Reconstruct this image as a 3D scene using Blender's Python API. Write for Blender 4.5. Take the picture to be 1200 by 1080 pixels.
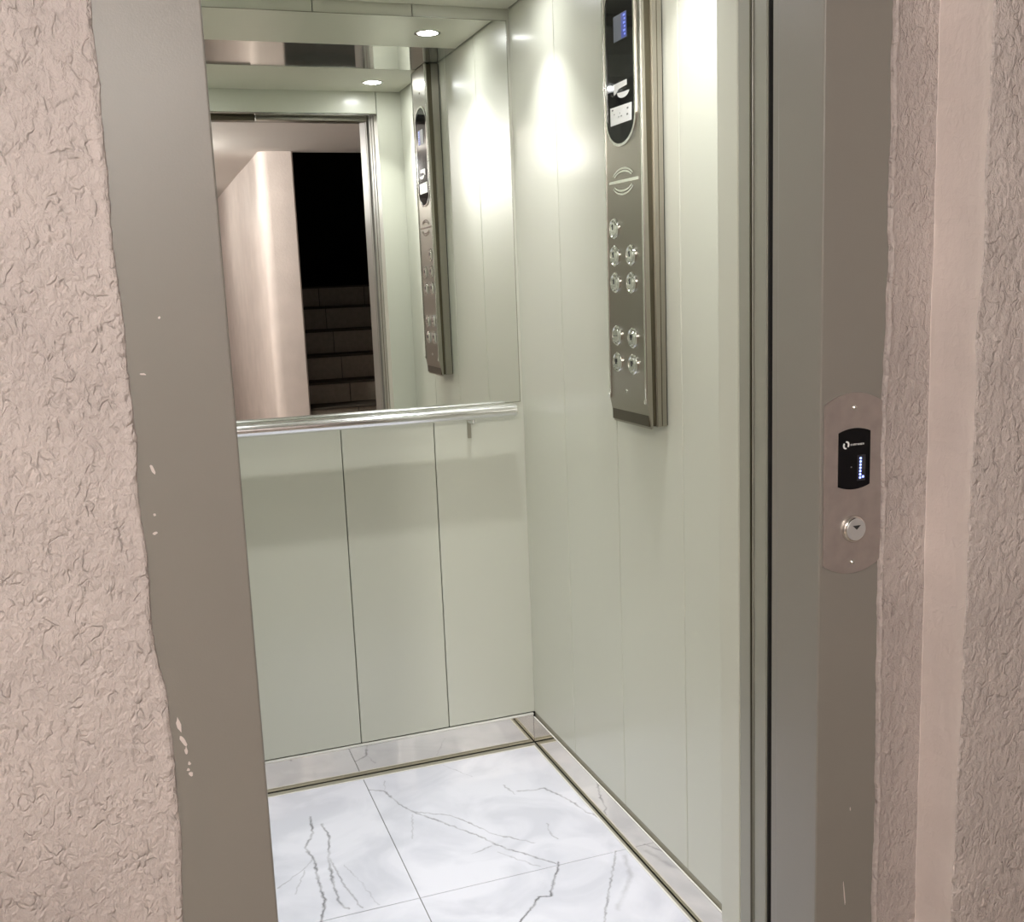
import bpy, bmesh, math, random
from mathutils import Vector, Matrix, noise
random.seed(7)
for o in list(bpy.data.objects): bpy.data.objects.remove(o)
SC = bpy.context.scene; COL = SC.collection

# ------------------------------------------------------------------ camera
F_PX, YAW, PITCH, ROLL, EYE = 1225.07, .337695, -.169119, -.0397724, 1.42
_f = Vector((math.sin(YAW)*math.cos(PITCH), math.cos(YAW)*math.cos(PITCH), math.sin(PITCH)))
_r = Vector((math.cos(YAW), -math.sin(YAW), 0)); _u = _r.cross(_f)
CR = _r*math.cos(ROLL)+_u*math.sin(ROLL); CU = -_r*math.sin(ROLL)+_u*math.cos(ROLL); CF = _f
cam = bpy.data.cameras.new('camera'); cam.sensor_width = 36; cam.lens = F_PX/1200*36; cam.clip_start = .02
camo = bpy.data.objects.new('camera', cam); COL.objects.link(camo)
camo.matrix_world = Matrix(((CR.x, CU.x, -CF.x, 0), (CR.y, CU.y, -CF.y, 0), (CR.z, CU.z, -CF.z, EYE), (0, 0, 0, 1)))
SC.camera = camo
# ------------------------------------------------------------------ world, exposure
w = bpy.data.worlds.new('world'); SC.world = w; w.use_nodes = True
w.node_tree.nodes['Background'].inputs[0].default_value = (0, 0, 0, 1); w.node_tree.nodes['Background'].inputs[1].default_value = 0
vs = SC.view_settings; vs.view_transform = 'Standard'; vs.look = 'None'; vs.gamma = 1; vs.use_curve_mapping = False
vs.exposure = 0.0
CABIN_W, CABIN_SPREAD, LANDING_S = 2.25, 84, (285, 60)
CABIN_COL, LANDING_COL = (.98, .985, 1.0), (1, .965, .925)

# pixel -> point on a known plane (the plane gives the distance)
def px_dir(p): return CF+CR*((p[0]-600)/F_PX)-CU*((p[1]-540)/F_PX)
def on_z(p, z=0.): d = px_dir(p); return Vector((0, 0, EYE))+d*((z-EYE)/d.z)

# ------------------------------------------------------------------ key planes (metres)
XL, XR, YF, YB, ZC = 0.0, 1.0585, 1.62, 2.897, 2.169        # lift car interior
YD = 1.314                                                   # landing side of the door frame
OL, OR_, OH = .1054, .955, 2.095                             # opening in the frame
LZ = 2.40                                                    # landing ceiling

# ------------------------------------------------------------------ materials
def mat(name, col, rough=.5, metal=0., coat=0., coat_rough=.1, spec=.5):
    m = bpy.data.materials.new(name); m.use_nodes = True; b = m.node_tree.nodes['Principled BSDF']
    b.inputs['Base Color'].default_value = (*col, 1); b.inputs['Roughness'].default_value = rough
    b.inputs['Metallic'].default_value = metal; b.inputs['Coat Weight'].default_value = coat
    b.inputs['Coat Roughness'].default_value = coat_rough; b.inputs['Specular IOR Level'].default_value = spec
    return m
def N(m, t, **k):
    n = m.node_tree.nodes.new(t)
    for a, v in k.items(): setattr(n, a, v)
    return n
def L(m, a, b): m.node_tree.links.new(a, b)
def bsdf(m): return m.node_tree.nodes['Principled BSDF']
def emis(name, col, s):
    m = mat(name, (.02, .02, .02)); b = bsdf(m)
    b.inputs['Emission Color'].default_value = (*col, 1); b.inputs['Emission Strength'].default_value = s
    return m
def add_bump(m, scale, strength, dist=.001, detail=3, stretch=(1, 1, 1), height=None):
    tc = N(m, 'ShaderNodeTexCoord'); mp = N(m, 'ShaderNodeMapping'); mp.inputs['Scale'].default_value = stretch
    L(m, tc.outputs['Object'], mp.inputs['Vector'])
    n = N(m, 'ShaderNodeTexNoise'); n.inputs['Scale'].default_value = scale; n.inputs['Detail'].default_value = detail
    L(m, mp.outputs[0], n.inputs['Vector'])
    bp = N(m, 'ShaderNodeBump'); bp.inputs['Strength'].default_value = strength; bp.inputs['Distance'].default_value = dist
    L(m, n.outputs['Fac'], bp.inputs['Height']); L(m, bp.outputs[0], bsdf(m).inputs['Normal'])
    return n
def tint_noise(m, n, c0, c1, lo=.3, hi=.7):
    r = N(m, 'ShaderNodeValToRGB'); r.color_ramp.elements[0].position = lo; r.color_ramp.elements[1].position = hi
    r.color_ramp.elements[0].color = (*c0, 1); r.color_ramp.elements[1].color = (*c1, 1)
    L(m, n.outputs['Fac'], r.inputs[0]); L(m, r.outputs[0], bsdf(m).inputs['Base Color'])

M = {}
M['skin'] = mat('cream_green_skinplate', (.55, .555, .47), .34, coat=.4, coat_rough=.13)
add_bump(M['skin'], 2.2, .05, .004, 1)
M['ceil'] = mat('ceiling_skinplate', (.58, .575, .48), .35, coat=.2, coat_rough=.25)
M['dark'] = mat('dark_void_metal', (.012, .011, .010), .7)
M['mirror'] = mat('mirror_silver', (.90, .915, .885), .0, 1)
M['mirror_edge'] = mat('mirror_edge', (.35, .36, .30), .2, 1)
M['polished'] = mat('polished_steel', (.62, .62, .585), .06, .86)
M['skirt'] = mat('polished_steel_skirting', (.72, .69, .63), .05, 1)
M['chrome'] = mat('satin_rail_steel', (.80, .80, .79), .19, 1)
M['rim'] = mat('bright_steel', (.78, .78, .75), .12, 1)
M['steel'] = mat('brushed_steel', (.37, .35, .30), .30, 1)
n = add_bump(M['steel'], 260, .06, .0004, 2, (1, 1, .02))
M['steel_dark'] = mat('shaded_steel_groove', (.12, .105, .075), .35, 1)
M['plate'] = mat('call_plate_steel', (.42, .37, .34), .42, .6)
n = add_bump(M['plate'], 40, .05, .0005, 4); tint_noise(M['plate'], n, (.39, .34, .31), (.46, .40, .37))
M['black'] = mat('black_acrylic', (.004, .004, .005), .05, spec=.16)
M['white'] = mat('white_card', (.86, .86, .84), .45)
M['print'] = mat('grey_print', (.20, .20, .20), .6)
M['glyph'] = mat('black_glyph', (.02, .02, .02), .5)
M['lcd'] = emis('lcd_screen', (.16, .19, .24), .3)
M['lcd_blue'] = emis('lcd_blue_segment', (.03, .07, .6), .45)
M['lcd_text'] = emis('lcd_text', (.25, .35, 1.0), .9)
M['led'] = emis('blue_led_dot', (.30, .38, 1.0), 3.2)
M['led_glow'] = emis('blue_led_backing', (.01, .012, .30), .008)
M['frame'] = mat('grey_beige_frame_paint', (.225, .207, .182), .34, coat=.12, coat_rough=.22)
add_bump(M['frame'], 380, .22, .0006, 2)
M['reveal'] = M['frame']
M['door'] = mat('door_edge_paint', (.27, .265, .22), .35, coat=.2, coat_rough=.2)
M['channel'] = mat('dull_aluminium_channel', (.33, .315, .25), .5, .3)
M['caulk'] = mat('pale_sealant', (.72, .71, .66), .6)
M['alu'] = mat('aluminium_sill', (.45, .44, .42), .35, 1)
M['switch'] = mat('pale_switch_metal', (.52, .51, .50), .4, .4)
M['lamp'] = emis('lamp_lens', CABIN_COL, 150)
M['added_globe_a'] = emis('added_globe_bright', LANDING_COL, LANDING_S[0])
M['added_globe_b'] = emis('added_globe_soft', LANDING_COL, LANDING_S[1])
M['riser'] = mat('brown_grey_riser_tile', (.20, .17, .135), .5)
n = add_bump(M['riser'], 30, .05, .001, 4); tint_noise(M['riser'], n, (.18, .152, .12), (.225, .192, .155))
M['tread'] = mat('unlit_stairwell_dark', (.016, .013, .010), .9, spec=.1)  # stairwell's lack of light put into the colour of its surfaces
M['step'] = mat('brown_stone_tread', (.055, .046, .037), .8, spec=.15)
M['landing_floor'] = mat('landing_floor_tile', (.30, .25, .20), .35)
M['landing_ceil'] = mat('landing_ceiling_paint', (.62, .58, .55), .8)
add_bump(M['landing_ceil'], 9, .1, .004, 3)

def stucco(name, col, strength, scale=1., low=.85):
    m = mat(name, col, .55, spec=.35)
    tc = N(m, 'ShaderNodeTexCoord'); mp = N(m, 'ShaderNodeMapping'); mp.inputs['Scale'].default_value = (1, 1, .7)
    L(m, tc.outputs['Object'], mp.inputs['Vector'])
    warp = N(m, 'ShaderNodeTexNoise'); warp.inputs['Scale'].default_value = 35*scale; warp.inputs['Detail'].default_value = 2
    L(m, mp.outputs[0], warp.inputs['Vector'])
    mx = N(m, 'ShaderNodeVectorMath', operation='MULTIPLY_ADD'); mx.inputs[1].default_value = (.015, .015, .015)
    L(m, warp.outputs['Color'], mx.inputs[0]); L(m, mp.outputs[0], mx.inputs[2])
    v = N(m, 'ShaderNodeTexVoronoi', feature='SMOOTH_F1'); v.inputs['Scale'].default_value = 62*scale; v.inputs['Smoothness'].default_value = .7
    L(m, mx.outputs[0], v.inputs['Vector'])
    n1 = N(m, 'ShaderNodeTexNoise'); n1.inputs['Scale'].default_value = 90*scale; n1.inputs['Detail'].default_value = 3; n1.inputs['Roughness'].default_value = .6; n1.inputs['Distortion'].default_value = .3
    L(m, mp.outputs[0], n1.inputs['Vector'])
    big = N(m, 'ShaderNodeTexNoise'); big.inputs['Scale'].default_value = 5; big.inputs['Detail'].default_value = 4
    L(m, tc.outputs['Object'], big.inputs['Vector'])
    r1 = N(m, 'ShaderNodeMapRange'); r1.inputs[1].default_value = .25; r1.inputs[2].default_value = .75
    L(m, n1.outputs['Fac'], r1.inputs[0])
    a = N(m, 'ShaderNodeMath', operation='MULTIPLY_ADD'); a.inputs[1].default_value = .3
    L(m, v.outputs['Distance'], a.inputs[0]); L(m, r1.outputs[0], a.inputs[2])
    b = N(m, 'ShaderNodeMath', operation='MULTIPLY_ADD'); b.inputs[1].default_value = 1.2
    L(m, big.outputs['Fac'], b.inputs[0]); L(m, a.outputs[0], b.inputs[2])
    # broken crevice lines where a second noise crosses its middle value
    n2 = N(m, 'ShaderNodeTexNoise'); n2.inputs['Scale'].default_value = 62*scale; n2.inputs['Detail'].default_value = 1.5; n2.inputs['Distortion'].default_value = .4
    L(m, mp.outputs[0], n2.inputs['Vector'])
    s1 = N(m, 'ShaderNodeMath', operation='SUBTRACT'); s1.inputs[1].default_value = .5; L(m, n2.outputs['Fac'], s1.inputs[0])
    ab = N(m, 'ShaderNodeMath', operation='ABSOLUTE'); L(m, s1.outputs[0], ab.inputs[0])
    ln = N(m, 'ShaderNodeMapRange'); ln.inputs[1].default_value = 0; ln.inputs[2].default_value = .05; ln.inputs[3].default_value = 1; ln.inputs[4].default_value = 0; L(m, ab.outputs[0], ln.inputs[0])
    n3 = N(m, 'ShaderNodeTexNoise'); n3.inputs['Scale'].default_value = 38*scale; L(m, tc.outputs['Object'], n3.inputs['Vector'])
    mk = N(m, 'ShaderNodeMapRange'); mk.inputs[1].default_value = .46; mk.inputs[2].default_value = .60; L(m, n3.outputs['Fac'], mk.inputs[0])
    pr = N(m, 'ShaderNodeMath', operation='MULTIPLY'); L(m, ln.outputs[0], pr.inputs[0]); L(m, mk.outputs[0], pr.inputs[1])
    hh = N(m, 'ShaderNodeMath', operation='MULTIPLY_ADD'); hh.inputs[1].default_value = -.45; L(m, pr.outputs[0], hh.inputs[0]); L(m, b.outputs[0], hh.inputs[2])
    bp = N(m, 'ShaderNodeBump'); bp.inputs['Strength'].default_value = strength; bp.inputs['Distance'].default_value = .0045
    L(m, hh.outputs[0], bp.inputs['Height']); L(m, bp.outputs[0], bsdf(m).inputs['Normal'])
    tint_noise(m, big, tuple(c*low for c in col), tuple(min(1, c*1.06) for c in col))
    return m
M['stucco'] = stucco('pink_beige_stucco', (.54, .470, .440), .85)
M['stucco_v'] = stucco('brushed_pink_stucco', (.475, .41, .382), .8, 1.1)
M['smooth'] = stucco('smooth_pink_plaster', (.69, .605, .565), .2, .8, .93)

# marble: veins along lines read off the floor
def V6(*pts): return [(270+x/3, 780+y/3) for x, y in pts]
def V8(*pts): return [(270+x/2.105, 860+y/2.105) for x, y in pts]
VEINS = [  # (polyline, half width m, strength)
    (V6((490, 435), (540, 440), (600, 490), (650, 515), (740, 548), (880, 600), (950, 635), (1040, 662), (1145, 695)), .0042, .62),
    (V6((640, 512), (770, 525), (850, 555), (920, 590), (1070, 622)), .0036, .5),
    (V6((1155, 690), (1140, 750), (1125, 810), (1085, 812), (1020, 900)), .0048, .85),
    (V6((1010, 440), (1060, 437), (1100, 430), (1160, 455)), .0055, .6),
    (V8((790, 140), (840, 165), (880, 192), (912, 206)), .0040, .6),
    (V6((960, 420), (1000, 450)), .004, .4),
    (V8((952, 288), (936, 370), (922, 463)), .0042, .55), (V8((972, 300), (988, 350), (955, 430)), .010, .22),
    (V6((280, 530), (290, 590), (262, 640), (295, 680), (305, 740), (332, 830), (318, 900)), .0052, .75),
    (V6((320, 555), (348, 600), (345, 680), (362, 770), (385, 835), (415, 855)), .0050, .65),
    (V6((345, 670), (400, 770), (462, 850)), .0042, .55), (V6((400, 700), (460, 760), (520, 840)), .003, .3),
    (V6((170, 780), (250, 720), (290, 680)), .0035, .4), (V6((230, 800), (262, 720)), .003, .3),
    (V6((850, 660), (920, 632)), .0035, .45), (V6((940, 655), (1010, 680), (1090, 705)), .0032, .35),
    (V6((640, 520), (640, 605)), .003, .25), (V6((1115, 555), (1125, 590), (1150, 608)), .0032, .4),
    (V6((540, 405), (545, 435)), .003, .3), (V6((750, 350), (850, 390)), .003, .28),
]
def marble():
    m = mat('white_veined_marble', (.8, .8, .84), .05, spec=.5); b = bsdf(m)
    tc = N(m, 'ShaderNodeTexCoord'); wn = N(m, 'ShaderNodeTexNoise'); wn.inputs['Scale'].default_value = 55; wn.inputs['Detail'].default_value = 4
    L(m, tc.outputs['Object'], wn.inputs['Vector'])
    c = N(m, 'ShaderNodeVectorMath', operation='SUBTRACT'); c.inputs[1].default_value = (.5, .5, .5); L(m, wn.outputs['Color'], c.inputs[0])
    p = N(m, 'ShaderNodeVectorMath', operation='MULTIPLY_ADD'); p.inputs[1].default_value = (.016, .016, 0)
    L(m, c.outputs[0], p.inputs[0]); L(m, tc.outputs['Object'], p.inputs[2])
    fl = N(m, 'ShaderNodeVectorMath', operation='MULTIPLY'); fl.inputs[1].default_value = (1, 1, 0); L(m, p.outputs[0], fl.inputs[0])
    acc = None
    for pts, wd, st in VEINS:
        q = [on_z(t) for t in pts]
        for a, e in zip(q, q[1:]):
            ab = e-a; ab.z = 0
            s = N(m, 'ShaderNodeVectorMath', operation='SUBTRACT'); s.inputs[1].default_value = (a.x, a.y, 0); L(m, fl.outputs[0], s.inputs[0])
            d = N(m, 'ShaderNodeVectorMath', operation='DOT_PRODUCT'); d.inputs[1].default_value = ab/ab.length_squared; L(m, s.outputs[0], d.inputs[0])
            k = N(m, 'ShaderNodeClamp'); L(m, d.outputs['Value'], k.inputs[0])
            ng = N(m, 'ShaderNodeVectorMath', operation='SCALE'); ng.inputs[0].default_value = ab; L(m, k.outputs[0], ng.inputs['Scale'])
            ds = N(m, 'ShaderNodeVectorMath', operation='DISTANCE'); L(m, s.outputs[0], ds.inputs[0]); L(m, ng.outputs[0], ds.inputs[1])
            mr = N(m, 'ShaderNodeMapRange'); mr.inputs[1].default_value = 0; mr.inputs[2].default_value = wd
            mr.inputs[3].default_value = st; mr.inputs[4].default_value = 0; L(m, ds.outputs['Value'], mr.inputs[0])
            if acc is None: acc = mr.outputs[0]
            else:
                x = N(m, 'ShaderNodeMath', operation='MAXIMUM'); L(m, acc, x.inputs[0]); L(m, mr.outputs[0], x.inputs[1]); acc = x.outputs[0]
    br = N(m, 'ShaderNodeTexNoise'); br.inputs['Scale'].default_value = 22; L(m, tc.outputs['Object'], br.inputs['Vector'])
    brm = N(m, 'ShaderNodeMapRange'); brm.inputs[1].default_value = .32; brm.inputs[2].default_value = .6; brm.inputs[3].default_value = .45; brm.inputs[4].default_value = 1.2; L(m, br.outputs['Fac'], brm.inputs[0])
    mu = N(m, 'ShaderNodeMath', operation='MULTIPLY'); L(m, acc, mu.inputs[0]); L(m, brm.outputs[0], mu.inputs[1])
    cl = N(m, 'ShaderNodeTexNoise'); cl.inputs['Scale'].default_value = 5.5; cl.inputs['Detail'].default_value = 5; cl.inputs['Distortion'].default_value = 1.
    L(m, tc.outputs['Object'], cl.inputs['Vector'])
    r = N(m, 'ShaderNodeValToRGB'); r.color_ramp.elements[0].position = .36; r.color_ramp.elements[1].position = .6
    r.color_ramp.elements[0].color = (.60, .61, .68, 1); r.color_ramp.elements[1].color = (.71, .715, .785, 1); L(m, cl.outputs['Fac'], r.inputs[0])
    mix = N(m, 'ShaderNodeMix', data_type='RGBA'); mix.inputs[7].default_value = (.12, .12, .13, 1)
    L(m, mu.outputs[0], mix.inputs[0]); L(m, r.outputs[0], mix.inputs[6]); L(m, mix.outputs[2], b.inputs['Base Color'])
    return m
M['marble'] = marble()

# ------------------------------------------------------------------ builders
def link(o, parent=None):
    COL.objects.link(o)
    if parent: o.parent = parent
    return o
def tag(o, label=None, cat=None, group=None, kind=None):
    if label: o['label'] = label
    if cat: o['category'] = cat
    if group: o['group'] = group
    if kind: o['kind'] = kind
    return o
def empty(name, loc=(0, 0, 0)):
    o = bpy.data.objects.new(name, None); o.empty_display_size = .05; COL.objects.link(o); o.location = loc; return o
def wloc(o):
    v = Vector((0, 0, 0))
    while o: v += o.location; o = o.parent
    return v
def done(name, bm, m, parent=None, smooth=False, origin=None):
    """world-space bmesh -> one object; child coordinates are relative to its parent, top-level to `origin`"""
    off = wloc(parent) if parent else Vector(origin or (0, 0, 0))
    bmesh.ops.recalc_face_normals(bm, faces=bm.faces)
    for v in bm.verts: v.co -= off
    me = bpy.data.meshes.new(name); bm.to_mesh(me); bm.free()
    for x in (m if isinstance(m, (list, tuple)) else [m]): me.materials.append(M[x])
    if smooth:
        for p in me.polygons: p.use_smooth = True
        try: me.set_sharp_from_angle(angle=math.radians(35))
        except Exception: pass
    o = bpy.data.objects.new(name, me); link(o, parent)
    if not parent: o.location = off
    return o
def bx(bm, x0, x1, y0, y1, z0, z1, bev=0., seg=2):
    r = bmesh.ops.create_cube(bm, size=1)
    for v in r['verts']:
        v.co = Vector(((x0+x1)/2+v.co.x*(x1-x0), (y0+y1)/2+v.co.y*(y1-y0), (z0+z1)/2+v.co.z*(z1-z0)))
    if bev:
        es = list({e for v in r['verts'] for e in v.link_edges})
        bmesh.ops.bevel(bm, geom=es, offset=bev, segments=seg, affect='EDGES', profile=.5)
def box(name, x0, x1, y0, y1, z0, z1, m, parent=None, bev=0., seg=2, origin=None):
    bm = bmesh.new(); bx(bm, x0, x1, y0, y1, z0, z1, bev, seg)
    return done(name, bm, m, parent, smooth=False, origin=origin)
def prism(bm, pts, f0, f1, bev=0.):
    """pts 2-D outline, f0/f1 map a 2-D point to the two end planes"""
    a = [bm.verts.new(f0(*p)) for p in pts]; b = [bm.verts.new(f1(*p)) for p in pts]
    fa = bm.faces.new(a); fb = bm.faces.new(b[::-1])
    for i in range(len(pts)):
        j = (i+1) % len(pts); bm.faces.new((a[i], b[i], b[j], a[j]))
    if bev: bmesh.ops.bevel(bm, geom=list(fa.edges)+list(fb.edges), offset=bev, segments=2, affect='EDGES')
def ring(bm, outer, inner, f0, f1):
    n = len(outer); vs = [[bm.verts.new(f(*p)) for p in q] for f in (f0, f1) for q in (outer, inner)]
    for i in range(n):
        j = (i+1) % n
        for a, b in ((0, 1), (1, 3), (3, 2), (2, 0)): bm.faces.new((vs[a][i], vs[a][j], vs[b][j], vs[b][i]))
def lathe(bm, prof, c, axis, n=32):
    """prof: (radius, height along axis)"""
    ax = Vector(axis).normalized(); s = ax.orthogonal().normalized(); t = ax.cross(s); rows = []
    for r, hh in prof:
        rows.append([bm.verts.new(Vector(c)+ax*hh+(s*math.cos(2*math.pi*i/n)+t*math.sin(2*math.pi*i/n))*max(r, 1e-5)) for i in range(n)])
    for a, b in zip(rows, rows[1:]):
        for i in range(n): bm.faces.new((a[i], a[(i+1) % n], b[(i+1) % n], b[i]))
    bm.faces.new(rows[0][::-1]); bm.faces.new(rows[-1])
def tube(bm, pts, r, n=16):
    pts = [Vector(p) for p in pts]; rows = []
    for i, p in enumerate(pts):
        d = (pts[min(i+1, len(pts)-1)]-pts[max(i-1, 0)]).normalized(); s = d.cross(Vector((0, 0, 1)))
        if s.length < .1: s = d.cross(Vector((1, 0, 0)))
        s.normalize(); t = d.cross(s); rr = r[i] if isinstance(r, (list, tuple)) else r
        rows.append([bm.verts.new(p+(s*math.cos(2*math.pi*k/n)+t*math.sin(2*math.pi*k/n))*rr) for k in range(n)])
    for a, b in zip(rows, rows[1:]):
        for k in range(n): bm.faces.new((a[k], a[(k+1) % n], b[(k+1) % n], b[k]))
    bm.faces.new(rows[0][::-1]); bm.faces.new(rows[-1])
def arcpts(c, a, b, t0, t1, n): return [(c[0]+a*math.cos(t0+(t1-t0)*i/n), c[1]+b*math.sin(t0+(t1-t0)*i/n)) for i in range(n+1)]

# ================================================================== LIFT CAR SHELL
GAP = .0011
def panel(parent, *b, m='skin'): return box('wall_panel', *b, m, parent, bev=.0022)
PZ0 = .099
wb = tag(box('wall_back', XL-.03, XR+.03, YB+.012, YB+.03, 0, ZC+.02, 'dark'), 'back wall of the lift car in cream green metal panels', kind='structure')
xs = [XL-.011, .19, .5125, .7824, XR+.011]
for a, b in zip(xs, xs[1:]): panel(wb, a+(GAP if a > 0 else 0), b-(GAP if b < 1 else 0), YB, YB+.0125, PZ0, ZC+.004)
wr = tag(box('wall_right', XR+.012, XR+.03, YF-.06, YB+.03, 0, ZC+.02, 'dark'), 'side wall of the lift car behind the control panel', kind='structure')
ys = [YF+.001, 1.928, 2.2486, 2.572, YB+.0005]
for a, b in zip(ys, ys[1:]): panel(wr, XR, XR+.0125, a+GAP, b-GAP, PZ0, ZC+.004)
wl = tag(box('wall_left', XL-.03, XL-.012, YF-.06, YB+.03, 0, ZC+.02, 'dark'), 'side wall of the lift car opposite the control panel', kind='structure')
for a, b in zip(ys, ys[1:]): panel(wl, XL-.0125, XL, a+GAP, b-GAP, PZ0, ZC+.004)
# front return panels, door posts and header of the car
CPL, CPR, CH = .098, .962, 2.088
wf = tag(empty('wall_front', (0, YF, 0)), 'front of the lift car around its door opening', kind='structure')
box('return_panel', CPR, XR+.012, 1.555, YF, 0, ZC+.004, 'skin', wf, bev=.002)
box('return_panel', XL-.012, CPL, 1.555, YF, 0, ZC+.004, 'skin', wf, bev=.002)
box('header_panel', CPL+.001, CPR-.002, YF-.035, YF, CH, ZC+.004, 'skin', wf, bev=.002)
box('header_lip', CPL+.001, CPR-.002, YF-.035, YF-.004, CH-.006, CH-.001, 'rim', wf)
box('header_track', CPL, CPR, 1.512, 1.58, CH+.012, ZC, 'steel_dark', wf)
box('track_cover', CPL, .50, 1.53, 1.57, CH-.024, CH+.02, 'steel_dark', wf, bev=.001)
box('track_cover', .506, CPR-.03, 1.525, 1.56, CH-.020, CH+.02, 'steel', wf, bev=.001)

# ceiling: two painted panels either side of a polished strip, dark shadow gap round the edge
ce = tag(box('ceiling', XL-.03, XR+.03, YF-.11, YB+.03, ZC+.022, ZC+.05, 'dark'), 'lift car ceiling of cream panels and a polished strip', kind='structure')
S0, S1 = 2.043, 2.395
def ceil_panel(y0, y1, lamps):
    """panel with round holes for its lamps left open: lamps sit on its underside with a rim"""
    box('ceiling_panel', XL+.004, XR-.004, y0, y1, ZC, ZC+.02, 'ceil', ce, bev=.0012)
ceil_panel(YF+.004, S0-.001, 0); ceil_panel(S1+.001, YB-.004, 0)
box('polished_strip', XL+.004, XR-.004, S0, S1, ZC+.0005, ZC+.02, 'polished', ce)

# floor: concrete base, four marble tiles, dull channel round the edge
TX1, TY1 = 1.041, YB-.030
fl = tag(box('floor', XL-.03, XR+.03, YF-.06, YB+.03, -.06, -.012, 'dark'), 'white veined marble tile floor of the lift car', kind='structure')
JX, JY, J = .505, 2.215, .0011
tx = [XL+.026, JX, TX1]; ty = [YF-.02, JY, TY1]
for i in range(2):
    for j in range(2):
        box('floor_tile', tx[i]+(J if i else 0), tx[i+1]-(0 if i else J), ty[j]+(J if j else 0), ty[j+1]-(0 if j else J), -.012, 0, 'marble', fl, bev=.0006, seg=1)
box('joint_filler', tx[0], tx[2], ty[0], ty[2], -.012, -.0016, 'print', fl)
def channel(name, *b): box(name, *b, -.012, -.0008, 'channel', fl)
channel('edge_channel', TX1+.004, XR-.006, YF-.02, YB-.005)
channel('edge_channel', XL+.006, TX1+.004, TY1+.004, YB-.005)
channel('edge_channel', XL+.006, XL+.022, YF-.02, TY1+.004)
box('sealant_line', TX1, TX1+.004, YF-.02, TY1+.004, -.012, .0006, 'caulk', fl)
box('sealant_line', tx[0], TX1, TY1, TY1+.004, -.012, .0006, 'caulk', fl)

# skirting of polished steel with a pale top lip
SK = .0045
def skirt(name, plate, lip, label):
    o = tag(box(name, *plate, 'skirt', bev=.0006), label, kind='structure')
    box('top_lip', *lip, 'caulk', o, bev=.0006); return o
for x0, x1, p in ((XR+.0025, XR+.0122, wr), (XL-.0122, XL-.0025, wl)): box('panel_foot', x0, x1, YF, YB, .08, .1005, 'channel', p)
skirt('baseboard_back', (XL+.006, XR-SK, YB-.003, YB+.011, .0015, .0905), (XL+.006, XR-.004, YB-.0045, YB+.006, .091, .0955), 'polished steel skirting under the mirror wall')
skirt('baseboard_right', (XR-SK, XR+.011, YF, YB-.0032, .003, .0835), (XR-SK-.0005, XR-.001, YF, YB-.005, .0836, .0852), 'polished steel skirting under the control panel wall')
skirt('baseboard_left', (XL-.011, XL+SK, YF, YB-.0032, .005, .083), (XL-.001, XL+SK+.0008, YF, YB-.005, .0833, .0862), 'polished steel skirting on the side wall away from the control panel')

# ================================================================== DOORS, FRAME, SILLS
d1 = tag(box('door_1', .960, 1.42, 1.510, 1.550, .006, 2.10, 'door', bev=.003), 'open car door panel, only its closing edge showing', kind='structure')
box('edge_seal', .9585, .9605, 1.5095, 1.5135, .006, 2.10, 'steel_dark', d1)
d2 = tag(box('door_2', .961, 1.42, 1.464, 1.504, .006, 2.11, 'door', bev=.003), 'open landing door panel, only its closing edge showing', kind='structure')
box('edge_seal', .9594, .9614, 1.466, 1.469, .006, 2.10, 'door', d2)
box('gap_shade', .9618, 1.10, 1.4615, 1.4645, .006, 2.10, 'dark', d2)  # black strip painting the shade in the gap between frame and door
t1 = tag(empty('trim_1', (.53, YD, 0)), 'grey painted steel frame of the landing doorway', kind='structure')
FB = 1.428
box('jamb', -.045, OL, YD, FB, 0, 2.225, 'frame', t1, bev=.0025)
box('jamb', OR_, 1.10, YD, FB, 0, 2.225, 'frame', t1, bev=.0025)
box('head', OL, OR_, YD, FB, OH, 2.225, 'frame', t1, bev=.0025)
box('stop_lip', OR_+.0015, OR_+.05, FB-.001, FB+.016, 0, 2.2, 'frame', t1, bev=.001)
box('stop_lip', OL-.05, OL-.0015, FB-.001, FB+.016, 0, 2.2, 'frame', t1, bev=.001)
box('head_lip', OL, OR_, FB-.001, FB+.016, OH-.001, OH+.06, 'rim', t1)
# flecks of plaster left on the frame
def fleck(x, z, w_, h_, rot=0):
    bm = bmesh.new(); n = 9; pts = []
    for i in range(n):
        a = 2*math.pi*i/n; r = random.uniform(.6, 1.15)
        u, v = w_*r*math.cos(a), h_*r*math.sin(a); pts.append((x+u*math.cos(rot)-v*math.sin(rot), z+u*math.sin(rot)+v*math.cos(rot)))
    prism(bm, pts, lambda a, b: (a, YD-.0012, b), lambda a, b: (a, YD+.001, b)); done('plaster_fleck', bm, 'smooth', t1)
for a in ((.0045, .889, .0035, .012, .15), (.0075, .868, .003, .010, .3), (.010, .853, .0022, .006, 0), (.0125, .836, .002, .003, 0), (.013, .822, .003, .0035, .5), (.0105, .828, .002, .002, 0),
          (.0005, 1.160, .0018, .002, 0), (-.001, 1.137, .003, .002, .4), (.027, 1.395, .0016, .0018, 0), (.003, 1.33, .005, .0013, -.2), (.003, 1.215, .0022, .006, .3),
          (1.020, .555, .0009, .0045, .05), (1.011, .405, .0008, .022, .1)):
    fleck(*a)
ts = tag(empty('trim_2', (.53, 1.46, 0)), 'aluminium door sills between landing and car', kind='structure')
for y0, y1 in ((YD-.02, 1.395), (1.405, 1.475), (1.485, 1.508), (1.53, 1.555), (1.565, YF-.02)):
    box('sill_rail', -.05, 1.3, y0, y1, -.05, -.0005, 'alu', ts, bev=.001)

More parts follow.
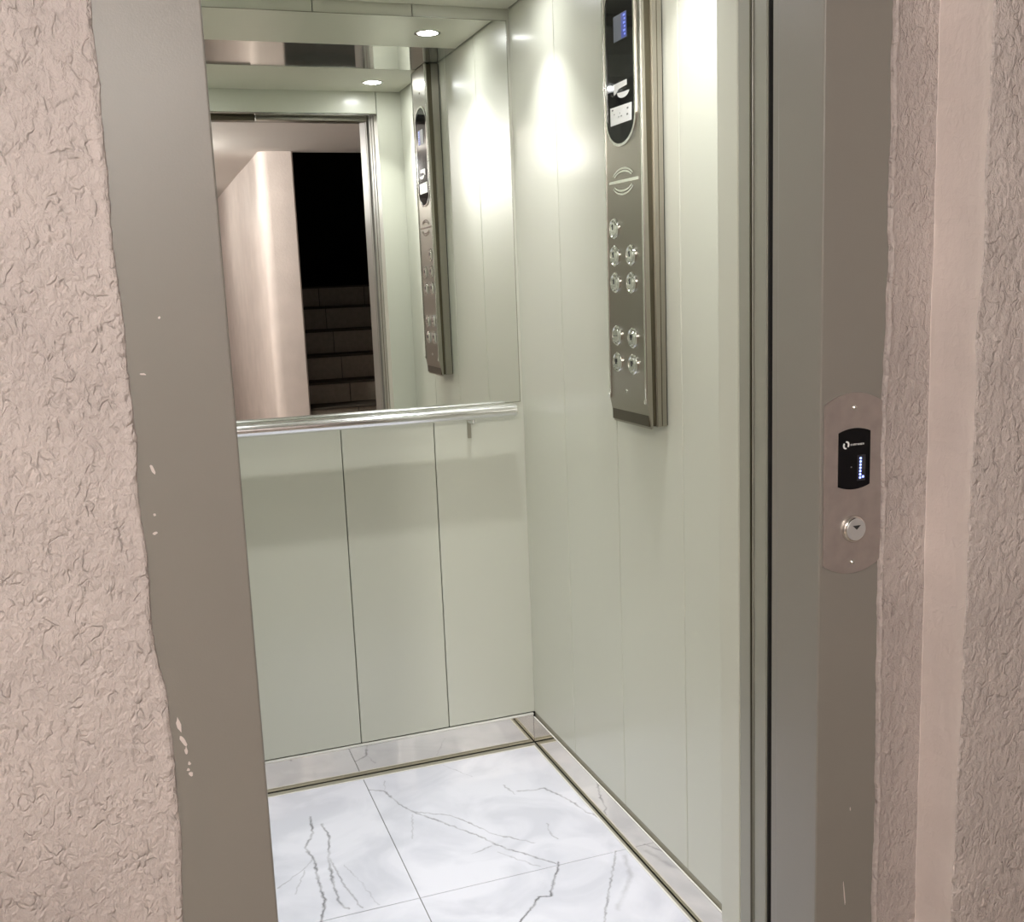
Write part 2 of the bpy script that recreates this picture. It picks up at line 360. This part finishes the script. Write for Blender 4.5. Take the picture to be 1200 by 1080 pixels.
# ================================================================== LANDING
def nz(a, b): return noise.noise(Vector((a, b, 3.3)))
EDGE_L = [(2.4, -.014), (1.747, -.014), (1.647, -.013), (1.535, -.015), (1.448, -.015), (1.369, -.013), (1.289, -.013), (1.248, -.012), (1.176, -.016), (1.122, -.012), (1.015, -.016), (.973, -.012), (.936, -.006), (.834, -.005), (.741, -.006), (.623, -.014), (0, -.012)]
EDGE_R = [(2.4, 1.071), (1.56, 1.071), (1.399, 1.071), (1.283, 1.069), (1.218, 1.065), (1.139, 1.063), (1.044, 1.067), (.906, 1.064), (.72, 1.066), (.617, 1.067), (0, 1.067)]
def lerp(tab, z):
    for (z1, x1), (z0, x0) in zip(tab, tab[1:]):
        if z0 <= z <= z1: return x0+(x1-x0)*(z-z0)/(z1-z0)
    return tab[-1][1]
def sweep(name, section, label, mats, face_mat):
    bm = bmesh.new(); rows = []; nzs = 301
    for i in range(nzs):
        z = LZ*i/(nzs-1); rows.append([bm.verts.new((x, y, z)) for x, y in section(z)])
    for a, b in zip(rows, rows[1:]):
        for k in range(len(a)-1):
            f = bm.faces.new((a[k], a[k+1], b[k+1], b[k])); f.material_index = face_mat[k]
    n = len(rows[0]); bm.faces.new(rows[0]); bm.faces.new(rows[-1][::-1])
    for a, b in zip(rows, rows[1:]): bm.faces.new((a[n-1], a[0], b[0], b[n-1]))
    o = done(name, bm, mats); return tag(o, label, kind='structure')
def sec_l(z):
    e = lerp(EDGE_L, z)+.0016*nz(z*22, 1)+.0016*nz(z*90, 5)
    k = .0006*nz(z*30, 9)
    return [(-1.6, YD+.10), (-1.6, YD-.0035), (-.30, YD-.0035), (-.06, YD-.003+k), (e-.014, YD-.0030+k), (e-.008, YD-.0045+k), (e-.004, YD-.0042+k), (e-.001, YD-.0025), (e, YD-.0004), (e, YD+.003), (-.055, YD+.004), (-.055, YD+.10)]
sweep('wall_front_left', sec_l, 'rough pink beige stucco wall beside the door frame', ['stucco', 'smooth'], [0]*4+[0]*8)
def sec_r(z):
    e = lerp(EDGE_R, z)+.0025*nz(z*20, 21)+.0018*nz(z*75, 25)
    c1 = 1.154+.0022*nz(z*11, 31)+.0012*nz(z*50, 33)
    y2 = 1.231-(z-.35)*.0162+.004*nz(z*8, 41)+.003*nz(z*40, 43)
    k = .001*nz(z*30, 19); yb = 1.2295-(z-.35)*.0162
    return [(1.115, YD+.10), (1.115, YD+.004), (e, YD+.003), (e, YD-.0005), (e+.001, YD-.005), (e+.004, YD-.008+k), (e+.010, YD-.006+k), (1.11, YD-.003), (c1-.0006, YD-.0025), (c1, YD-.0032), (c1+.0012, y2+.012), (c1+.0020, y2+.0015), (c1+.0045, y2), (c1+.035, yb), (1.7, yb), (2.4, yb), (2.4, YD+.10)]
sweep('wall_front_right', sec_r, 'pink beige stucco wall stepping forward beside the call panel', ['stucco_v', 'smooth', 'stucco'], [0]*8+[1]*3+[2]*5)
tag(box('wall_front_top', -.06, 1.12, YD-.004, YD+.10, 2.224, LZ, 'stucco'), 'stucco strip above the landing doorway', kind='structure')
tag(box('floor_landing', -1.6, 2.4, -6, YD-.021, -.08, -.0005, 'landing_floor'), 'landing floor in front of the lift', kind='structure')
cl = tag(box('ceiling_landing', -1.6, 2.4, -2.05, YD+.10, LZ, LZ+.15, 'landing_ceil'), 'pale painted landing ceiling ending at the dark stairwell', kind='structure')
box('ceiling_strip', -1.6, .93, -6, -2.051, LZ, LZ+.15, 'landing_ceil', cl)
tag(box('wall_landing_left', -1.75, -1.601, -6, YD+.1, 0, LZ, 'stucco'), 'stucco wall at the far side of the landing', kind='structure')
tag(box('wall_landing_right', 2.401, 2.55, -.599, YD+.1, 0, LZ, 'stucco'), 'stucco wall at the end of the landing', kind='structure')
tag(box('wall_stairwell_right', 2.401, 2.55, -6, -.6, 0, 4.6, 'tread'), 'wall beyond the staircase, coloured dark as if unlit', kind='structure')
tag(box('wall_landing_rear', -1.6, .93, -6.15, -6, 0, LZ, 'stucco'), 'end wall of the landing corridor', kind='structure')
bm = bmesh.new(); pp = [(.99, -1.985), (1.155, -1.985), (1.165, -1.995), (1.165, -6), (.91, -6)]
pp += [(.925-.003*math.exp(-((y+3.6)/.5)**2)+.002*math.exp(-((y+2.75)/.4)**2), y) for y in [-6+.1*i for i in range(1, 39)]]
pp += [(.925, -2.06), (.928, -2.03), (.937, -2.008), (.955, -1.992)]
prism(bm, pp, lambda a, b: (a, b, 0), lambda a, b: (a, b, LZ))
tag(done('wall_pier', bm, 'smooth', smooth=True), 'pale plastered pier between corridor and staircase, seen in the mirror', kind='structure')
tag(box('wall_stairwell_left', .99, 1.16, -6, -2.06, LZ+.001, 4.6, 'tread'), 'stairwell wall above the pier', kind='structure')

# staircase (seen in the mirror)
st = tag(empty('staircase', (1.75, -.6, 0)), 'dark staircase with brown tiled risers climbing past the plastered pier', 'staircase')
SX0, SX1 = 1.168, 2.398
ZN = [.18, .365, .5515, .7137, .903, 1.092, 1.277, 1.451]
T0, TD = 2*2.894-7.23, .29
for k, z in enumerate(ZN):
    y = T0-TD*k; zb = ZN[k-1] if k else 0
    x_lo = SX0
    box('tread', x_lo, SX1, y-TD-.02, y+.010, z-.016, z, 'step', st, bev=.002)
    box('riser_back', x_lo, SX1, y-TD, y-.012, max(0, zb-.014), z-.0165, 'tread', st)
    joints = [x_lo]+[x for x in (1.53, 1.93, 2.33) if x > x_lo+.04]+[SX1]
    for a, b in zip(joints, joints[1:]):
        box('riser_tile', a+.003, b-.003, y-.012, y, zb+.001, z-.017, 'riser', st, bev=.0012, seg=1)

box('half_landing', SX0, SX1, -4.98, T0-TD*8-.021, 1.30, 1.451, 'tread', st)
tag(box('wall_stairwell_rear', 1.166, 2.4, -5.2, -5.05, 0, 4.6, 'tread'), 'end wall of the stairwell, coloured dark as if unlit', kind='structure')
# unseen lamps added to light the landing: opal globes on short stems
for (lx, ly), gm, lab in (((-.72, -.85), 'added_globe_a', 'added unseen round opal globe lamp hanging over the landing before the lift'),
                          ((.15, -1.7), 'added_globe_b', 'added unseen round opal globe lamp hanging beside the plastered pier'),
                          ((-.1, -4.2), 'added_globe_b', 'added unseen round opal globe lamp hanging far down the corridor')):
    ll = tag(empty('added_globe_lamp', (lx, ly, LZ)), lab, 'added ceiling lamp', 'added globe lamps over the landing')
    bm = bmesh.new(); lathe(bm, [(.055, 0), (.055, -.012), (.02, -.022), (.02, -.05), (.045, -.056), (.045, -.07), (.03, -.072)], (lx, ly, LZ-.0003), (0, 0, 1), 32); done('added_lamp_mount', bm, 'rim', ll, smooth=True)
    bm = bmesh.new(); lathe(bm, [(.11*math.sin(math.pi*t/16), -.165+.11*math.cos(math.pi*t/16)) for t in range(2, 17)], (lx, ly, LZ), (0, 0, 1), 32); done('added_globe', bm, gm, ll, smooth=True)

# ================================================================== THINGS IN THE CAR
# mirror
MX0, MX1, MZ0, MZ1 = .0115, 1.0488, 1.073, 2.137
mi = tag(empty('wall_mirror', (.53, YB, MZ0)), 'tall frameless mirror filling the upper back wall above the handrail', 'mirror')
box('glass', MX0, MX1, 2.894, YB-.0002, MZ0, MZ1, 'mirror', mi)
bm = bmesh.new()
for b in ((MX0-.0012, MX0, MZ0, MZ1), (MX1, MX1+.0012, MZ0, MZ1)): bx(bm, b[0], b[1], 2.8935, YB-.0002, b[2], b[3])
bx(bm, MX0-.0012, MX1+.0012, 2.8935, YB-.0002, MZ0-.0015, MZ0); bx(bm, MX0-.0012, MX1+.0012, 2.8935, YB-.0002, MZ1, MZ1+.0015)
done('polished_edge', bm, 'mirror_edge', mi)

# handrail
RY, RZ, RR = YB-.052, 1.054, .0185
hr = tag(empty('handrail', (.53, RY, RZ)), 'round brushed steel handrail below the mirror', 'handrail')
bm = bmesh.new(); tube(bm, [(.045, RY, RZ+.004), (.3, RY, RZ+.003), (.7, RY, RZ+.001), (1.0125, RY, RZ)], RR, 40); done('rail_tube', bm, 'chrome', hr, smooth=True)
for x, s in ((1.0125, 1), (.045, -1)):
    bm = bmesh.new(); lathe(bm, [(RR+.0004, -.004), (RR+.0004, .0015), (RR-.003, .005), (RR-.009, .0058)], (x, RY, RZ+(.004 if s < 0 else 0)), (s, 0, 0), 32); done('end_cap', bm, 'chrome', hr, smooth=True)
for x in (.888, .165):
    bm = bmesh.new(); tube(bm, [(x, YB-.001, RZ-.028), (x, RY+.012, RZ-.028), (x, RY+.003, RZ-.026), (x, RY, RZ-.012)], .0055, 14)
    br = done('bracket', bm, 'chrome', hr, smooth=True)
    box('stub_and_shadow', x-.0058, x+.0058, YB-.004, YB-.0002, RZ-.078, RZ-.012, 'channel', br, bev=.001)  # olive strip drawing the bracket stub together with its shadow on the wall

# control panel on the side wall
CX, CY0, CY1, CZ0, CZ1, CB = 1.010, 1.988, 2.178, 1.098, 2.1675, 1.148
cp = tag(empty('control_panel', (XR, (CY0+CY1)/2, CZ0)), 'tall brushed steel lift control panel with buttons and black display', 'control panel')
bm = bmesh.new()   # rear housing, groove, front tray as one side profile swept in Y
def side_prof(x_front, y0, y1, xb):
    prism(bm, [(x_front, CB), (x_front, CZ1), (xb, CZ1), (xb, CZ0+.002), (x_front+.012, CZ0)], lambda a, b: (a, y0, b), lambda a, b: (a, y1, b), .0012)
bm = bmesh.new(); prism(bm, [(1.031, CZ0+.004), (1.031, CZ1), (1.0555, CZ1), (1.0555, CZ0+.004)], lambda a, b: (a, CY0, b), lambda a, b: (a, CY1, b), .0022); done('housing', bm, 'steel', cp, smooth=True)
box('wall_gap_shade', 1.0553, XR-.0003, CY0+.004, CY1-.004, CZ0+.006, CZ1-.002, 'dark', cp)  # dark of the gap against the wall, put into the colour
box('housing_rib', 1.0425, 1.0435, CY0-.0012, CY0+.001, CZ0+.006, CZ1-.002, 'steel_dark', cp)
box('shadow_groove', 1.0135, 1.0312, CY0+.005, CY1-.005, CZ0+.006, CZ1-.002, 'steel_dark', cp)
bm = bmesh.new(); prism(bm, [(CX, CB), (CX, CZ1), (1.0145, CZ1), (1.0225, CZ0+.003), (1.0185, CZ0)], lambda a, b: (a, CY0+.001, b), lambda a, b: (a, CY1-.001, b), .0016)
tray = done('face_plate', bm, 'steel', cp, smooth=True)
for y0, y1 in ((CY0+.004, CY0+.010), (CY1-.010, CY1-.004)):
    box('edge_bead', CX-.0028, CX+.001, y0, y1, CB+.012, CZ1-.001, 'rim', tray, bev=.0012)
    box('bead_clip', CX-.0050, CX+.001, y0-.001, y1+.001, CB+.004, CB+.014, 'rim', tray, bev=.0015)
    box('bead_clip', CX-.0036, CX+.001, y0-.0003, y1+.0003, 1.822, 1.829, 'rim', tray, bev=.0012)
# display window: capsule
DY, DW, DZ0, DZ1 = 2.089, .066, 1.702, 2.034
def capsule(wd, g): return arcpts((DY, DZ1-.052-g*0), wd, .052+(wd-DW), 0, math.pi, 16)+arcpts((DY, DZ0+.052), wd, .052+(wd-DW), math.pi, 2*math.pi, 16)
bm = bmesh.new(); prism(bm, capsule(DW, 0), lambda a, b: (CX-.0016, a, b), lambda a, b: (CX+.001, a, b)); disp = tag(done('display_window', bm, 'black', cp), 'glossy black capsule display')
bm = bmesh.new(); ring(bm, capsule(DW+.006, 0), capsule(DW, 0), lambda a, b: (CX-.0030, a, b), lambda a, b: (CX+.001, a, b)); done('display_rim', bm, 'rim', cp)
def yq(name, pts, m, parent, x0=CX-.0026, x1=CX-.0014):
    bm = bmesh.new(); prism(bm, pts, lambda a, b: (x0, a, b), lambda a, b: (x1, a, b)); return done(name, bm, m, parent)
yq('screen', [(2.052, 1.910), (2.114, 1.910), (2.114, 1.961), (2.052, 1.961)], 'lcd', disp)
yq('screen_stripe', [(2.0525, 1.911), (2.076, 1.911), (2.076, 1.960), (2.0525, 1.960)], 'lcd_blue', disp, CX-.0031, CX-.0025)
bm = bmesh.new()
for i in range(6): bx(bm, CX-.0035, CX-.0030, 2.056, 2.062+.004*(i % 2), 1.915+i*.0075, 1.919+i*.0075)
done('screen_text', bm, 'lcd_text', disp)
yq('notice_card', [(2.038, 1.743), (2.138, 1.743), (2.138, 1.780), (2.036, 1.778)], 'white', disp)
for y, z, a, b in ((2.126, 1.7745, .006, .003), (2.118, 1.765, .003, .002), (2.053, 1.769, .007, .0035), (2.055, 1.757, .007, .0035), (2.090, 1.764, .0016, .003), (2.083, 1.7575, .0055, .0022), (2.097, 1.7575, .0016, .003)):
    box('card_print', CX-.0031, CX-.0026, y-a/2, y+a/2, z-b/2, z+b/2, 'print', disp)
yq('white_shape', [(2.057, 1.816), (2.095, 1.814), (2.112, 1.805), (2.119, 1.804), (2.119, 1.826), (2.057, 1.827)], 'white', disp)  # flat white shape on the display window, with a crescent below
yq('white_crescent', arcpts((2.074, 1.8065), .029, .0135, math.pi*1.05, 2*math.pi, 10)+[(2.090, 1.8045), (2.070, 1.8045)][::-1], 'white', disp)
# emblem: two pairs of arcs and a bar
em = empty('emblem'); em.parent = cp; em.location = Vector((CX, 2.084, 1.624))-wloc(cp)
for a, b, hi in ((.056, .028, 1), (.049, .022, 1), (.056, .029, 0), (.049, .022, 0)):
    t0, t1 = (math.radians(28), math.radians(150)) if hi else (math.radians(208), math.radians(330))
    o_ = arcpts((2.084, 1.624), a, b, t0, t1, 18); i_ = arcpts((2.084, 1.624), a-.0035, b-.0035, t0, t1, 18)
    yq('emblem_arc', o_+i_[::-1], 'rim', em, CX-.0022, CX+.0005)
yq('emblem_bar', [(2.012, 1.6205), (2.156, 1.6215), (2.156, 1.6275), (2.012, 1.6265)], 'rim', em, CX-.0010, CX+.0005)
# push buttons
BT = [(2.133, 1.527, 0), (2.133, 1.468, 1), (2.0525, 1.467, 2), (2.133, 1.410, 3), (2.053, 1.409, 4), (2.131, 1.294, 5), (2.052, 1.291, 6), (2.130, 1.235, 7), (2.052, 1.234, 8)]
for y, z, g in BT:
    bm = bmesh.new(); lathe(bm, [(.0225, -.001), (.0225, .003), (.0205, .0050), (.0180, .0050), (.0168, .0030)], (CX, y, z), (-1, 0, 0), 32); pb = done('push_button', bm, 'rim', cp, smooth=True)
    bm = bmesh.new(); lathe(bm, [(.0160, .0), (.0160, .0042), (.0135, .0062), (.0125, .0062)], (CX, y, z), (-1, 0, 0), 32); done('button_cap', bm, 'rim', pb, smooth=True)
    bm = bmesh.new(); xx = (CX-.0070, CX-.0060)
    if g in (5,): bx(bm, *xx, y-.009, y+.009, z-.001, z+.0005)
    elif g in (6, 7, 8): bx(bm, *xx, y-.005, y+.005, z+.0005, z+.0075); bx(bm, *xx, y-.002, y+.002, z-.004, z+.0005)
    else: bx(bm, *xx, y-.0018, y+.0018, z-.003, z+.009); bx(bm, *xx, y-.0005, y+.0045, z+.004, z+.0065)
    done('button_mark', bm, 'glyph', pb)
    bm = bmesh.new(); 
    for q in range(3): lathe(bm, [(.0010, 0), (.0008, .0006)], (CX-.0061, y-.004+.004*q, z-.008), (-1, 0, 0), 8)
    done('braille_dots', bm, 'rim', pb)
for z in (1.173, 2.083):
    bm = bmesh.new(); lathe(bm, [(.0042, -.001), (.0042, .0012), (.0025, .0024)], (CX, 2.090, z), (-1, 0, 0), 16); s = done('screw', bm, 'rim', cp, smooth=True)
    box('screw_slot', CX-.0027, CX-.0020, 2.0875, 2.0925, z-.0005, z+.0005, 'glyph', s)

# call panel on the landing frame
cs = tag(empty('call_panel', (1.0125, YD, .95)), 'small brown steel call panel with key switch on the door frame', 'call panel')
A0, A1, B0, B1 = .9605, 1.0655, .970, 1.219
YP = YD-.0035
def arch(x0, x1, z0, z1, rise, n=14):
    p = [(x0+(x1-x0)*i/n, z1+rise*(1-(2*i/n-1)**2)) for i in range(n+1)]
    return p+[(x1-(x1-x0)*i/n, z0-rise*(1-(2*i/n-1)**2)) for i in range(n+1)]
bm = bmesh.new(); prism(bm, arch(A0, A1, B0, B1, .0165), lambda a, b: (a, YP, b), lambda a, b: (a, YD-.0001, b), .0008); pl = done('plate', bm, 'plate', cs)
def fq(name, pts, m, parent, y0=YP-.0016, y1=YP+.0004):
    bm = bmesh.new(); prism(bm, pts, lambda a, b: (a, y0, b), lambda a, b: (a, y1, b)); return done(name, bm, m, parent)
bm = bmesh.new(); ring(bm, arch(.9825, 1.0445, 1.0918, 1.1762, .0062), arch(.984, 1.043, 1.0925, 1.1755, .0060), lambda a, b: (a, YP-.0012, b), lambda a, b: (a, YP+.0004, b)); done('window_rim', bm, 'plate', cs)
win = tag(fq('display_window', arch(.984, 1.043, 1.0925, 1.1755, .006), 'black', cs, YP-.0010), 'black glass floor display with blue dots')
fq('led_backing', [(1.0195, 1.099), (1.0345, 1.099), (1.0345, 1.139), (1.0195, 1.139)], 'led_glow', win, YP-.0013, YP-.0009)
for i in range(7):
    bm = bmesh.new(); lathe(bm, [(.0019, 0), (.0019, .0006), (.0012, .0009)], (1.0252-.0001*i, YP-.0012, 1.1340-.005*i), (0, -1, 0), 12); done('led_dot', bm, 'led', win)
bm = bmesh.new(); lathe(bm, [(.0019, 0), (.0019, .0006), (.0012, .0009)], (1.0300, YP-.0012, 1.1050), (0, -1, 0), 12); done('led_dot', bm, 'led', win)
# emblem: two white half-moons, and a row of tiny illegible letters
for s in (0, 1):
    c0 = (.9985+(.0012 if s else -.0012), 1.1562+(.0008 if s else -.0008)); t0 = math.radians(35+180*(1-s))-math.pi/2*1; 
    o_ = arcpts(c0, .0046, .0052, t0, t0+math.radians(170), 12); i_ = arcpts((c0[0]-(.0012 if s else -.0012), c0[1]), .0030, .0034, t0+.15, t0+math.radians(160), 12)
    fq('logo_half', o_+i_[::-1], 'white', win, YP-.0014, YP-.0009)
bm = bmesh.new()
for i in range(8):
    x = 1.0068+i*.0031
    bx(bm, x, x+.0006, YP-.0013, YP-.0009, 1.1548, 1.1574)
    if i % 2 == 0: bx(bm, x+.0006, x+.0020, YP-.0013, YP-.0009, 1.1548+.0011*(i % 3), 1.1554+.0011*(i % 3))
    if i % 3: bx(bm, x+.0016, x+.0022, YP-.0013, YP-.0009, 1.1548, 1.1574)
    else: bx(bm, x+.0006, x+.0022, YP-.0013, YP-.0009, 1.1568, 1.1574)
done('logo_lettering', bm, 'white', win)
bm = bmesh.new(); lathe(bm, [(.0012, 0), (.0010, .0006)], (1.0085, YP-.0010, 1.1215), (0, -1, 0), 10); done('sensor_dot', bm, 'print', win)
bm = bmesh.new(); lathe(bm, [(.0215, -.0005), (.0215, .003), (.0195, .0065), (.0175, .0075)], (1.0140, YP, 1.0245), (0, -1, 0), 40); kb = done('key_switch', bm, 'rim', cs, smooth=True)
bm = bmesh.new(); lathe(bm, [(.0172, .006), (.0172, .0082), (.0165, .0088)], (1.0140, YP, 1.0245), (0, -1, 0), 40); kf = done('switch_face', bm, 'switch', kb, smooth=True)
fq('arrow_mark', [(1.0070, 1.0310), (1.0215, 1.0310), (1.0142, 1.0245)], 'glyph', kb, YP-.0094, YP-.0086)
for z in (1.2125, .9710):
    bm = bmesh.new(); lathe(bm, [(.0040, -.0005), (.0040, .001), (.0022, .0026)], (1.0140, YP, z), (0, -1, 0), 16); done('screw', bm, 'rim', cs, smooth=True)

# downlights
DL = [(.907, 2.593, 'recessed downlight in car ceiling between mirror and steel strip, beside control panel wall'),
      (.907, 1.818, 'recessed downlight in car ceiling between steel strip and doorway, beside control panel wall'),
      (.152, 2.593, 'recessed downlight in car ceiling between mirror and steel strip, away from control panel'),
      (.152, 1.818, 'recessed downlight in car ceiling between steel strip and doorway, away from control panel')]
for x, y, lab in DL:
    d = tag(empty('downlight', (x, y, ZC)), lab, 'downlight', 'downlights in the lift ceiling')
    bm = bmesh.new(); ring(bm, arcpts((x, y), .040, .040, 0, 2*math.pi*31/32, 31), arcpts((x, y), .031, .031, 0, 2*math.pi*31/32, 31), lambda a, b: (a, b, ZC-.003), lambda a, b: (a, b, ZC-.0002)); done('trim_ring', bm, 'rim', d)
    bm = bmesh.new(); lathe(bm, [(.0305, -.0004), (.0305, -.0020), (.020, -.0034)], (x, y, ZC), (0, 0, 1), 32); done('lens', bm, 'lamp', d)
    la = bpy.data.lights.new('downlight_light', 'AREA'); la.shape = 'DISK'; la.size = .032; la.energy = CABIN_W; la.color = CABIN_COL; la.spread = math.radians(CABIN_SPREAD)
    lao = bpy.data.objects.new('lamp_light', la); link(lao, d); lao.location = (0, 0, -.0045)
